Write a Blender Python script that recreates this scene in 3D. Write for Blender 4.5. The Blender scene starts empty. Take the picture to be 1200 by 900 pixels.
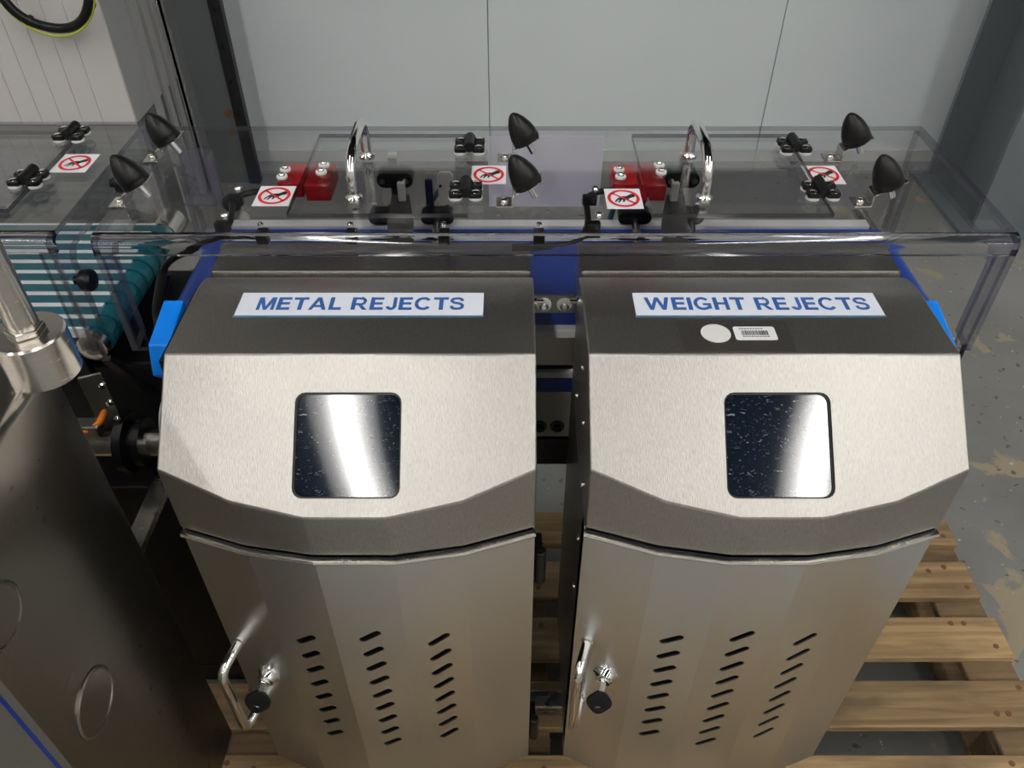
import bpy, bmesh, math, random
from mathutils import Vector, Matrix
from mathutils.geometry import delaunay_2d_cdt
random.seed(7)
sc = bpy.context.scene
COL = sc.collection

# ------------------------------------------------------------------ camera, world, lamps, exposure
F_PX, PITCH, CAM_H = 943.0, math.radians(41.35), 1.6
cam_d = bpy.data.cameras.new('camera'); cam = bpy.data.objects.new('camera', cam_d); COL.objects.link(cam)
cam_d.sensor_fit = 'HORIZONTAL'; cam_d.sensor_width = 36.0; cam_d.lens = 36.0 * F_PX / 1200.0
cam_d.clip_start = 0.02; cam_d.clip_end = 100
cam.location = (0, 0, CAM_H); cam.rotation_euler = (math.pi / 2 - PITCH, 0, 0)
sc.camera = cam
w = bpy.data.worlds.new('world'); sc.world = w; w.use_nodes = True
w.node_tree.nodes['Background'].inputs[0].default_value = (0.75, 0.82, 0.9, 1)
w.node_tree.nodes['Background'].inputs[1].default_value = 0.05
sc.view_settings.view_transform = 'Standard'; sc.view_settings.look = 'None'
sc.view_settings.gamma = 1.0; sc.view_settings.use_curve_mapping = False
sc.view_settings.exposure = 0.84
LAMP_ROWS = (-4.1, -1.08, 1.98, 5.1)      # x of the ceiling strip lights that run along y
LAMP_Z, LAMP_Y0, LAMP_Y1, LAMP_E = 4.6, -6.2, 1.2, 21.0
try:
    sc.cycles.max_bounces = 10; sc.cycles.transparent_max_bounces = 32
    sc.cycles.caustics_reflective = False; sc.cycles.caustics_refractive = False
    sc.cycles.sample_clamp_indirect = 4.0
except Exception:
    pass

# ------------------------------------------------------------------ materials
def _mat(name):
    m = bpy.data.materials.new(name); m.use_nodes = True
    nt = m.node_tree
    return m, nt, nt.nodes['Principled BSDF'], nt.links
def flat(name, col, rough=0.5, metal=0.0, coat=0.0, spec=.5):
    m, nt, b, L = _mat(name); b.inputs['Specular IOR Level'].default_value = spec
    b.inputs['Base Color'].default_value = (*col, 1); b.inputs['Roughness'].default_value = rough
    b.inputs['Metallic'].default_value = metal; b.inputs['Coat Weight'].default_value = coat
    n = nt.nodes.new('ShaderNodeTexNoise'); n.inputs['Scale'].default_value = 60
    tc = nt.nodes.new('ShaderNodeTexCoord'); L.new(tc.outputs['Object'], n.inputs['Vector'])
    mr = nt.nodes.new('ShaderNodeMapRange'); mr.inputs[3].default_value = max(0.02, rough - 0.06); mr.inputs[4].default_value = min(1, rough + 0.06)
    L.new(n.outputs['Fac'], mr.inputs[0]); L.new(mr.outputs[0], b.inputs['Roughness'])
    return m
def brushed(name, col, r0, r1, scale=(900, 900, 60), bump=0.02, var=0.12, aniso=0.0):
    m, nt, b, L = _mat(name)
    tc = nt.nodes.new('ShaderNodeTexCoord')
    mp = nt.nodes.new('ShaderNodeMapping'); mp.inputs['Scale'].default_value = scale
    L.new(tc.outputs['Object'], mp.inputs['Vector'])
    n = nt.nodes.new('ShaderNodeTexNoise'); n.inputs['Scale'].default_value = 1.0; n.inputs['Detail'].default_value = 3
    L.new(mp.outputs[0], n.inputs['Vector'])
    n2 = nt.nodes.new('ShaderNodeTexNoise'); n2.inputs['Scale'].default_value = 9; n2.inputs['Detail'].default_value = 4
    L.new(tc.outputs['Object'], n2.inputs['Vector'])
    mr = nt.nodes.new('ShaderNodeMapRange'); mr.inputs[1].default_value = 0.3; mr.inputs[2].default_value = 0.7
    mr.inputs[3].default_value = r0; mr.inputs[4].default_value = r1
    mx = nt.nodes.new('ShaderNodeMath'); mx.operation = 'MULTIPLY_ADD'; mx.inputs[1].default_value = 0.6
    L.new(n.outputs['Fac'], mx.inputs[0])
    m2 = nt.nodes.new('ShaderNodeMath'); m2.operation = 'MULTIPLY'; m2.inputs[1].default_value = 0.4
    L.new(n2.outputs['Fac'], m2.inputs[0]); L.new(m2.outputs[0], mx.inputs[2])
    L.new(mx.outputs[0], mr.inputs[0]); L.new(mr.outputs[0], b.inputs['Roughness'])
    cr = nt.nodes.new('ShaderNodeMixRGB'); cr.inputs[1].default_value = (*[c * (1 - var) for c in col], 1); cr.inputs[2].default_value = (*[min(1, c * (1 + var)) for c in col], 1)
    L.new(n.outputs['Fac'], cr.inputs[0]); L.new(cr.outputs[0], b.inputs['Base Color'])
    bp = nt.nodes.new('ShaderNodeBump'); bp.inputs['Strength'].default_value = bump * 10; bp.inputs['Distance'].default_value = 0.0004
    L.new(n.outputs['Fac'], bp.inputs['Height']); L.new(bp.outputs[0], b.inputs['Normal'])
    b.inputs['Metallic'].default_value = 1.0
    return m
def clear(name, tint, spec=1.0, rough=0.02, haze=0.0, hazecol=(0.5, 0.5, 0.55)):
    m = bpy.data.materials.new(name); m.use_nodes = True; nt = m.node_tree; L = nt.links
    for n in list(nt.nodes): nt.nodes.remove(n)
    out = nt.nodes.new('ShaderNodeOutputMaterial')
    tr = nt.nodes.new('ShaderNodeBsdfTransparent'); tr.inputs[0].default_value = (*tint, 1)
    gl = nt.nodes.new('ShaderNodeBsdfGlossy'); gl.inputs['Roughness'].default_value = rough; gl.inputs[0].default_value = (spec, spec, spec, 1)
    lw = nt.nodes.new('ShaderNodeLayerWeight'); lw.inputs[0].default_value = .5
    pw = nt.nodes.new('ShaderNodeMath'); pw.operation = 'POWER'; pw.inputs[1].default_value = 5; L.new(lw.outputs['Facing'], pw.inputs[0])
    fr = nt.nodes.new('ShaderNodeMath'); fr.operation = 'MULTIPLY_ADD'; fr.inputs[1].default_value = .9; fr.inputs[2].default_value = .04; L.new(pw.outputs[0], fr.inputs[0])
    mx = nt.nodes.new('ShaderNodeMixShader'); L.new(fr.outputs[0], mx.inputs[0])
    first = tr
    if haze > 0:
        df = nt.nodes.new('ShaderNodeBsdfDiffuse'); df.inputs[0].default_value = (*hazecol, 1)
        hz = nt.nodes.new('ShaderNodeMixShader'); hz.inputs[0].default_value = haze
        L.new(tr.outputs[0], hz.inputs[1]); L.new(df.outputs[0], hz.inputs[2]); first = hz
    L.new(first.outputs[0], mx.inputs[1]); L.new(gl.outputs[0], mx.inputs[2]); L.new(mx.outputs[0], out.inputs[0])
    return m
def wood(name, c0, c1, c2):
    m, nt, b, L = _mat(name)
    tc = nt.nodes.new('ShaderNodeTexCoord'); oi = nt.nodes.new('ShaderNodeObjectInfo')
    ad = nt.nodes.new('ShaderNodeVectorMath'); ad.operation = 'ADD'
    sp = nt.nodes.new('ShaderNodeVectorMath'); sp.operation = 'SCALE'; sp.inputs[0].default_value = (37, 19, 11)
    L.new(oi.outputs['Random'], sp.inputs['Scale']); L.new(tc.outputs['Object'], ad.inputs[0]); L.new(sp.outputs[0], ad.inputs[1])
    mp = nt.nodes.new('ShaderNodeMapping'); mp.inputs['Scale'].default_value = (3.0, 60, 60); L.new(ad.outputs[0], mp.inputs[0])
    n = nt.nodes.new('ShaderNodeTexNoise'); n.inputs['Scale'].default_value = 1; n.inputs['Detail'].default_value = 5; n.inputs['Distortion'].default_value = 0.8
    L.new(mp.outputs[0], n.inputs['Vector'])
    mp2 = nt.nodes.new('ShaderNodeMapping'); mp2.inputs['Scale'].default_value = (5, 14, 14); L.new(ad.outputs[0], mp2.inputs[0])
    n2 = nt.nodes.new('ShaderNodeTexNoise'); n2.inputs['Scale'].default_value = 1; n2.inputs['Detail'].default_value = 6
    L.new(mp2.outputs[0], n2.inputs['Vector'])
    r = nt.nodes.new('ShaderNodeValToRGB'); r.color_ramp.elements[0].position = .3; r.color_ramp.elements[1].position = .7
    r.color_ramp.elements[0].color = (*c0, 1); r.color_ramp.elements[1].color = (*c1, 1)
    L.new(n.outputs['Fac'], r.inputs[0])
    r2 = nt.nodes.new('ShaderNodeValToRGB'); r2.color_ramp.elements[0].position = .45; r2.color_ramp.elements[1].position = .75
    r2.color_ramp.elements[0].color = (0, 0, 0, 1); r2.color_ramp.elements[1].color = (1, 1, 1, 1)
    L.new(n2.outputs['Fac'], r2.inputs[0])
    mx = nt.nodes.new('ShaderNodeMixRGB'); mx.inputs[2].default_value = (*c2, 1)
    L.new(r2.outputs[0], mx.inputs[0]); L.new(r.outputs[0], mx.inputs[1])
    hv = nt.nodes.new('ShaderNodeHueSaturation'); mr = nt.nodes.new('ShaderNodeMapRange'); mr.inputs[3].default_value = .75; mr.inputs[4].default_value = 1.15
    L.new(oi.outputs['Random'], mr.inputs[0]); L.new(mr.outputs[0], hv.inputs['Value']); L.new(mx.outputs[0], hv.inputs['Color'])
    L.new(hv.outputs[0], b.inputs['Base Color']); b.inputs['Roughness'].default_value = .75
    bp = nt.nodes.new('ShaderNodeBump'); bp.inputs['Strength'].default_value = .4; bp.inputs['Distance'].default_value = .002
    L.new(n.outputs['Fac'], bp.inputs['Height']); L.new(bp.outputs[0], b.inputs['Normal'])
    return m
def floor_mat():
    m, nt, b, L = _mat('painted_concrete')
    tc = nt.nodes.new('ShaderNodeTexCoord')
    def noise(s, d=6, dist=0):
        n = nt.nodes.new('ShaderNodeTexNoise'); n.inputs['Scale'].default_value = s; n.inputs['Detail'].default_value = d; n.inputs['Distortion'].default_value = dist
        L.new(tc.outputs['Object'], n.inputs['Vector']); return n
    def ramp(src, p0, p1, c0=(0, 0, 0), c1=(1, 1, 1)):
        r = nt.nodes.new('ShaderNodeValToRGB'); r.color_ramp.elements[0].position = p0; r.color_ramp.elements[1].position = p1
        r.color_ramp.elements[0].color = (*c0, 1); r.color_ramp.elements[1].color = (*c1, 1); L.new(src, r.inputs[0]); return r.outputs[0]
    def mix(f, a, col):
        x = nt.nodes.new('ShaderNodeMixRGB'); L.new(f, x.inputs[0]); L.new(a, x.inputs[1]); x.inputs[2].default_value = (*col, 1); return x.outputs[0]
    c = ramp(noise(3, 8).outputs['Fac'], .3, .7, (.17, .168, .158), (.26, .258, .25))
    vd = nt.nodes.new('ShaderNodeVectorMath'); vd.operation = 'DISTANCE'; vd.inputs[1].default_value = (1.22, .60, .1); L.new(tc.outputs['Object'], vd.inputs[0])
    fo = nt.nodes.new('ShaderNodeMapRange'); fo.inputs[1].default_value = .1; fo.inputs[2].default_value = .55; fo.inputs[3].default_value = .10; fo.inputs[4].default_value = 0; L.new(vd.outputs['Value'], fo.inputs[0])
    ad = nt.nodes.new('ShaderNodeMath'); ad.operation = 'ADD'; L.new(noise(7, 9, .5).outputs['Fac'], ad.inputs[0]); L.new(fo.outputs[0], ad.inputs[1])
    c = mix(ramp(ad.outputs[0], .635, .665), c, (.33, .275, .19))
    c = mix(ramp(noise(45, 3).outputs['Fac'], .70, .73), c, (.52, .52, .5))
    c = mix(ramp(noise(38, 4, .3).outputs['Fac'], .29, .34, (1, 1, 1), (0, 0, 0)), c, (.085, .075, .06))
    L.new(c, b.inputs['Base Color'])
    L.new(ramp(noise(6, 5).outputs['Fac'], .3, .7, (.35,) * 3, (.6,) * 3), b.inputs['Roughness'])
    bp = nt.nodes.new('ShaderNodeBump'); bp.inputs['Strength'].default_value = .15; bp.inputs['Distance'].default_value = .003
    L.new(noise(30, 6).outputs['Fac'], bp.inputs['Height']); L.new(bp.outputs[0], b.inputs['Normal'])
    return m
def wall_mat(name, col, var=.04, rough=.45):
    m, nt, b, L = _mat(name)
    tc = nt.nodes.new('ShaderNodeTexCoord'); n = nt.nodes.new('ShaderNodeTexNoise'); n.inputs['Scale'].default_value = 2.5; n.inputs['Detail'].default_value = 6
    L.new(tc.outputs['Object'], n.inputs['Vector'])
    mx = nt.nodes.new('ShaderNodeMixRGB'); mx.inputs[1].default_value = (*[c * (1 - var) for c in col], 1); mx.inputs[2].default_value = (*[c * (1 + var) for c in col], 1)
    L.new(n.outputs['Fac'], mx.inputs[0]); L.new(mx.outputs[0], b.inputs['Base Color']); b.inputs['Roughness'].default_value = rough
    return m
def emit(name, col, s):
    m = bpy.data.materials.new(name); m.use_nodes = True; nt = m.node_tree
    for n in list(nt.nodes): nt.nodes.remove(n)
    o = nt.nodes.new('ShaderNodeOutputMaterial'); e = nt.nodes.new('ShaderNodeEmission')
    e.inputs[0].default_value = (*col, 1); e.inputs[1].default_value = s; nt.links.new(e.outputs[0], o.inputs[0])
    return m
def pane_mat():
    m, nt, b, L = _mat('scratched_dark_acrylic')
    tc = nt.nodes.new('ShaderNodeTexCoord')
    mp = nt.nodes.new('ShaderNodeMapping'); mp.inputs['Scale'].default_value = (160, 420, 160); mp.inputs['Rotation'].default_value = (0, 0, .5); L.new(tc.outputs['Object'], mp.inputs[0])
    n = nt.nodes.new('ShaderNodeTexNoise'); n.inputs['Scale'].default_value = 1; n.inputs['Detail'].default_value = 3; n.inputs['Distortion'].default_value = 1.5
    L.new(mp.outputs[0], n.inputs['Vector'])
    r = nt.nodes.new('ShaderNodeValToRGB'); r.color_ramp.elements[0].position = .63; r.color_ramp.elements[1].position = .78
    r.color_ramp.elements[0].color = (.006, .010, .020, 1); r.color_ramp.elements[1].color = (.30, .34, .40, 1); L.new(n.outputs['Fac'], r.inputs[0])
    L.new(r.outputs[0], b.inputs['Base Color']); b.inputs['Roughness'].default_value = .045
    b.inputs['Specular IOR Level'].default_value = .75
    return m

M = {}
M['hood'] = brushed('brushed_steel_hood', (.425, .408, .378), .32, .46, scale=(900, 170, 170), bump=.05, var=.30)
M['door'] = brushed('satin_steel_door', (.73, .75, .74), .29, .32, scale=(500, 500, 40), bump=.0005, var=.02)
M['steel'] = brushed('stainless_steel', (.60, .585, .56), .2, .34, scale=(40, 40, 300), bump=.01)
M['cabinet'] = brushed('satin_cabinet_steel', (.27, .25, .225), .27, .30, scale=(60, 40, 220), bump=.0004, var=.03)  # darkened base stands in for the dark bin side reflected in the steel
M['tube'] = brushed('turned_steel', (.66, .63, .58), .16, .3, scale=(60, 60, 500), bump=.012)
M['chrome'] = flat('polished_chrome', (.82, .81, .79), .08, 1)
M['sheet'] = flat('dull_sheet_metal', (.30, .29, .27), .38, 1)
M['black'] = flat('black_plastic', (.006, .006, .0065), .33, spec=.28)
M['rubber'] = flat('black_rubber', (.006, .006, .006), .36, spec=.3)
M['iron'] = flat('black_frame', (.006, .006, .0065), .35, spec=.3)
M['blue'] = flat('royal_blue_belt', (.008, .045, .30), .4)
M['film_blue'] = flat('bright_blue_film', (.0, .22, .85), .38)
M['teal'] = flat('teal_belt', (.006, .115, .150), .4)
M['white'] = flat('white_plastic', (.82, .82, .84), .4)
M['nylon'] = flat('white_nylon', (.75, .75, .73), .45)
M['red'] = flat('red_switch_plastic', (.50, .006, .014), .35)
M['sign_red'] = flat('sign_red', (.68, .02, .035), .45)
M['ink'] = flat('black_ink', (.01, .01, .01), .5)
M['sign_blue'] = flat('sign_blue', (.032, .115, .36), .45)
M['sign_white'] = flat('sign_white', (.80, .84, .93), .35)
M['sign_edge'] = flat('sign_edge', (.10, .22, .34), .4)
M['grey_cast'] = flat('grey_cast_alloy', (.66, .64, .58), .45)
M['strip'] = flat('grey_edge_strip', (.15, .145, .13), .45)
M['arm'] = flat('dark_grey_arm', (.085, .083, .08), .5)
M['hose'] = flat('blue_green_hose', (.01, .10, .14), .35)
M['navy'] = flat('navy_tray', (.008, .014, .05), .35)
M['orange'] = flat('orange_cable', (.75, .20, .01), .45)
M['yellow'] = flat('green_yellow_wire', (.42, .50, .03), .45)
M['pale_cable'] = flat('pale_grey_cable', (.62, .66, .72), .45)
M['clear'] = clear('clear_polycarbonate', (.925, .925, .925), rough=.015)
M['edge'] = clear('polycarbonate_edge', (.52, .52, .55), rough=.08, haze=.12, hazecol=(.42, .41, .46))
M['edge_dark'] = clear('dark_polycarbonate_edge', (.24, .24, .26), rough=.08, haze=.05)
M['bend'] = bpy.data.materials.new('polycarbonate_bend'); M['bend'].use_nodes = True
_b = M['bend'].node_tree.nodes['Principled BSDF']; _b.inputs['Transmission Weight'].default_value = 1; _b.inputs['IOR'].default_value = 1.5
_b.inputs['Roughness'].default_value = .03; _b.inputs['Base Color'].default_value = (.93, .93, .95, 1)
M['haze'] = clear('lilac_protective_film', (.86, .85, .90), rough=.25, haze=.86, hazecol=(.93, .90, .97))
M['hazy'] = clear('lilac_clear_plastic', (.84, .83, .90), rough=.08, haze=.12, hazecol=(.6, .58, .68))
M['tape'] = clear('clear_tape', (.82, .80, .77), rough=.12, haze=.04)
M['pane'] = pane_mat()
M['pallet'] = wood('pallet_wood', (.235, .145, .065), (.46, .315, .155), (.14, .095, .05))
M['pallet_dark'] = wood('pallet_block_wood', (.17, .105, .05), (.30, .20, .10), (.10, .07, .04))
M['floor'] = floor_mat()
M['wall'] = wall_mat('white_cold_store_panel', (.70, .755, .765), .03)
M['rib'] = wall_mat('warm_white_panel', (.62, .60, .58), .04)
M['return'] = wall_mat('shaded_panel_return', (.34, .34, .34), .05)  # white wall's return face, its shade put into this darker grey
M['seam'] = flat('grey_sealant', (.36, .38, .39), .6)
M['column'] = flat('slate_grey_paint', (.10, .112, .112), .45)
M['column_lit'] = flat('lit_slate_paint', (.19, .20, .20), .5)  # paler copy of the slate: light falling on the flange is put into its colour
M['column_r'] = flat('blue_grey_paint', (.145, .165, .18), .45)
M['blackpaint'] = flat('black_paint', (.006, .006, .007), .5)
M['dark_wall'] = wall_mat('dark_warehouse_wall', (.05, .052, .055), .1, .8)
M['mid_wall'] = wall_mat('grey_warehouse_wall', (.55, .55, .53), .06, .7)
M['ceiling'] = wall_mat('dark_ceiling', (.045, .045, .047), .1, .9)
M['trough'] = flat('white_enamel', (.8, .8, .8), .5)
M['lamp'] = emit('lamp_tube', (1.0, .975, .94), LAMP_E)
M['wornpatch'] = flat('rusty_mark', (.16, .07, .03), .7)

# ------------------------------------------------------------------ object helpers
ORG = {}
def setprops(o, label=None, cat=None, group=None, kind=None):
    if label: o['label'] = label
    if cat: o['category'] = cat
    if group: o['group'] = group
    if kind: o['kind'] = kind
    return o
def thing(name, loc, label, cat, group=None):
    o = bpy.data.objects.new(name, None); COL.objects.link(o); o.location = loc; o.empty_display_size = .05
    ORG[o] = Vector(loc)
    return setprops(o, label, cat, group)
def obj(name, geo, mat, parent=None, label=None, smooth=None, bevel=0, bevel_ang=25, mats=None):
    """geo = (verts, faces[, material indices]) in world coordinates; one mesh object, origin at its parent's base"""
    vs, fs = geo[0], geo[1]
    vs = [Vector(v) for v in vs]
    if parent is not None: o0 = ORG[parent]
    else:
        lo = Vector([min(v[i] for v in vs) for i in range(3)]); hi = Vector([max(v[i] for v in vs) for i in range(3)])
        o0 = Vector(((lo.x + hi.x) / 2, (lo.y + hi.y) / 2, lo.z))
    me = bpy.data.meshes.new(name)
    me.from_pydata([tuple(v - o0) for v in vs], [], [tuple(f) for f in fs])
    for m in (mats or [mat]): me.materials.append(M[m] if isinstance(m, str) else m)
    if len(geo) > 2:
        for p, i in zip(me.polygons, geo[2]): p.material_index = i
    bm = bmesh.new(); bm.from_mesh(me); bmesh.ops.remove_doubles(bm, verts=bm.verts, dist=1e-5)
    bmesh.ops.recalc_face_normals(bm, faces=bm.faces); bm.to_mesh(me); bm.free()
    o = bpy.data.objects.new(name, me); COL.objects.link(o)
    if parent is not None:
        o.parent = parent; ORG[o] = o0
    else:
        o.location = o0; ORG[o] = o0
    if bevel:
        b = o.modifiers.new('bevel', 'BEVEL'); b.width = bevel; b.segments = 2; b.limit_method = 'ANGLE'; b.angle_limit = math.radians(bevel_ang)
        b.harden_normals = False
    if smooth is not None:
        for p in me.polygons: p.use_smooth = True
        try: me.set_sharp_from_angle(angle=math.radians(smooth))
        except Exception: pass
    if label: o['label'] = label
    return o
def cat(*gs):
    V, F, I = [], [], []
    for g in gs:
        n = len(V); V += [tuple(v) for v in g[0]]; F += [tuple(i + n for i in f) for f in g[1]]
        I += list(g[2]) if len(g) > 2 else [0] * len(g[1])
    return V, F, I
def gm(g, i): return g[0], g[1], [i] * len(g[1])
def xf(g, mtx):
    return ([mtx @ Vector(v) for v in g[0]],) + tuple(g[1:])
def box(x0, x1, y0, y1, z0, z1):
    v = [(x, y, z) for z in (z0, z1) for y in (y0, y1) for x in (x0, x1)]
    return v, [(0, 2, 3, 1), (4, 5, 7, 6), (0, 1, 5, 4), (2, 6, 7, 3), (0, 4, 6, 2), (1, 3, 7, 5)]
def panel(x0, x1, y0, y1, z0, z1):
    """thin clear sheet: broad faces get material 0, narrow edges material 1"""
    v, f = box(x0, x1, y0, y1, z0, z1)
    d = (x1 - x0, y1 - y0, z1 - z0); k = d.index(min(d))
    ax = [2, 2, 1, 1, 0, 0]
    return v, f, [0 if a == k else 1 for a in ax]
def basis(n):
    n = Vector(n).normalized(); a = Vector((0, 0, 1)) if abs(n.z) < .9 else Vector((1, 0, 0))
    u = a.cross(n).normalized(); return u, n.cross(u), n
def cyl(c, axis, r, h, seg=20, r2=None):
    u, v, n = basis(axis); c = Vector(c); r2 = r if r2 is None else r2
    V = [c + (u * math.cos(2 * math.pi * i / seg) + v * math.sin(2 * math.pi * i / seg)) * r for i in range(seg)]
    V += [c + n * h + (u * math.cos(2 * math.pi * i / seg) + v * math.sin(2 * math.pi * i / seg)) * r2 for i in range(seg)]
    F = [(i, (i + 1) % seg, seg + (i + 1) % seg, seg + i) for i in range(seg)] + [tuple(range(seg))[::-1], tuple(range(seg, 2 * seg))]
    return V, F
def lathe(c, axis, prof, seg=24):
    """prof = [(radius, height along axis)]; closed with caps"""
    u, v, n = basis(axis); c = Vector(c); V = []; F = []
    for r, h in prof:
        for i in range(seg):
            a = 2 * math.pi * i / seg; V.append(c + n * h + (u * math.cos(a) + v * math.sin(a)) * r)
    for k in range(len(prof) - 1):
        for i in range(seg):
            j = (i + 1) % seg; F.append((k * seg + i, k * seg + j, (k + 1) * seg + j, (k + 1) * seg + i))
    F.append(tuple(range(seg))[::-1]); F.append(tuple(range((len(prof) - 1) * seg, len(prof) * seg)))
    return V, F
def fillet(pts, r, n=5):
    pts = [Vector(p) for p in pts]; out = [pts[0]]
    for i in range(1, len(pts) - 1):
        a, b, c = pts[i - 1], pts[i], pts[i + 1]
        d1, d2 = (a - b), (c - b); rr = min(r, d1.length * .49, d2.length * .49)
        p, q = b + d1.normalized() * rr, b + d2.normalized() * rr
        for k in range(n + 1):
            t = k / n; out.append((1 - t) ** 2 * p + 2 * t * (1 - t) * b + t * t * q)
    out.append(pts[-1]); return out
def sweep(pts, r, seg=12):
    pts = [Vector(p) for p in pts]; V = []; F = []; u = None
    for i, p in enumerate(pts):
        t = (pts[min(i + 1, len(pts) - 1)] - pts[max(i - 1, 0)]).normalized()
        if u is None: u = basis(t)[0]
        u = (u - t * u.dot(t)).normalized(); v = t.cross(u)
        V += [p + (u * math.cos(2 * math.pi * k / seg) + v * math.sin(2 * math.pi * k / seg)) * r for k in range(seg)]
    for i in range(len(pts) - 1):
        for k in range(seg):
            j = (k + 1) % seg; F.append((i * seg + k, i * seg + j, (i + 1) * seg + j, (i + 1) * seg + k))
    F.append(tuple(range(seg))[::-1]); F.append(tuple(range((len(pts) - 1) * seg, len(pts) * seg)))
    return V, F
def spline(pts, n=10):
    P = [Vector(p) for p in pts]; P = [2 * P[0] - P[1]] + P + [2 * P[-1] - P[-2]]; out = []
    for i in range(1, len(P) - 2):
        for k in range(n):
            t = k / n; a, b, c, d = P[i - 1], P[i], P[i + 1], P[i + 2]
            out.append(.5 * ((2 * b) + (c - a) * t + (2 * a - 5 * b + 4 * c - d) * t * t + (3 * b - a - 3 * c + d) * t ** 3))
    out.append(P[-2]); return out
def prism(poly, o, u, v, n, h):
    """extrude the 2D polygon (in axes u,v at origin o) by h along n"""
    o, u, v, n = Vector(o), Vector(u), Vector(v), Vector(n); k = len(poly)
    V = [o + u * p[0] + v * p[1] for p in poly] + [o + u * p[0] + v * p[1] + n * h for p in poly]
    F = [tuple(range(k))[::-1], tuple(range(k, 2 * k))] + [(i, (i + 1) % k, k + (i + 1) % k, k + i) for i in range(k)]
    return V, F
def rrect(w, h, r, n=5, cx=0, cy=0):
    out = []
    for (sx, sy, a0) in ((1, 1, 0), (-1, 1, 90), (-1, -1, 180), (1, -1, 270)):
        for k in range(n + 1):
            a = math.radians(a0 + 90 * k / n); out.append((cx + sx * (w / 2 - r) + r * math.cos(a), cy + sy * (h / 2 - r) + r * math.sin(a)))
    return out
def inside(p, poly):
    c = False; j = len(poly) - 1
    for i in range(len(poly)):
        if (poly[i][1] > p[1]) != (poly[j][1] > p[1]) and p[0] < (poly[j][0] - poly[i][0]) * (p[1] - poly[i][1]) / (poly[j][1] - poly[i][1]) + poly[i][0]: c = not c
        j = i
    return c
def holed(outer, holes, to3d, thick=None, n=None):
    """flat plate with real holes; thick/n extrudes it backwards and walls the rims"""
    V = []; E = []
    for loop in [outer] + holes:
        s = len(V); V += [Vector(p) for p in loop]; E += [(s + i, s + (i + 1) % len(loop)) for i in range(len(loop))]
    r = delaunay_2d_cdt(V, E, [], 0, 1e-6)
    vs, fs = r[0], []
    for f in r[2]:
        c = sum((vs[i] for i in f), Vector((0, 0))) / len(f)
        if inside(c, outer) and not any(inside(c, h) for h in holes): fs.append(tuple(f))
    v3 = [Vector(to3d(p)) for p in vs]
    if thick:
        k = len(v3); n = Vector(n)
        v3b = [p + n * thick for p in v3]; V3 = v3 + v3b; F3 = fs + [tuple(i + k for i in f)[::-1] for f in fs]
        base = len(V3)
        for loop in [outer] + holes:
            a = [Vector(to3d(Vector(p))) for p in loop]; s = len(V3); V3 += a + [p + n * thick for p in a]; m = len(a)
            F3 += [(s + i, s + (i + 1) % m, s + m + (i + 1) % m, s + m + i) for i in range(m)]
        return V3, F3
    return v3, fs
def ribbon(pts, w):
    """flat stroke of width w along a 2D polyline, as a polygon strip"""
    P = [Vector(p) for p in pts]; out = []
    for i, p in enumerate(P):
        d1 = (P[i] - P[i - 1]).normalized() if i else (P[1] - P[0]).normalized()
        d2 = (P[i + 1] - P[i]).normalized() if i < len(P) - 1 else d1
        t = (d1 + d2).normalized(); n = Vector((-t.y, t.x)); k = w / 2 / max(.5, t.dot(d1)); out.append((p + n * k, p - n * k))
    return [[a[0], b[0], b[1], a[1]] for a, b in zip(out[:-1], out[1:])]
def rc(x0, x1, y0, y1): return [[Vector((x0, y0)), Vector((x1, y0)), Vector((x1, y1)), Vector((x0, y1))]]
def arc(cx, cy, rx, ry, a0, a1, n=18): return [(cx + rx * math.cos(math.radians(a0 + (a1 - a0) * k / n)), cy + ry * math.sin(math.radians(a0 + (a1 - a0) * k / n))) for k in range(n + 1)]
def pg(*p): return [[Vector(q) for q in p]]
def smooth2(pts): return [(p.x, p.y) for p in spline([(a, b, 0) for a, b in pts], 5)]
ST = .215
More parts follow.
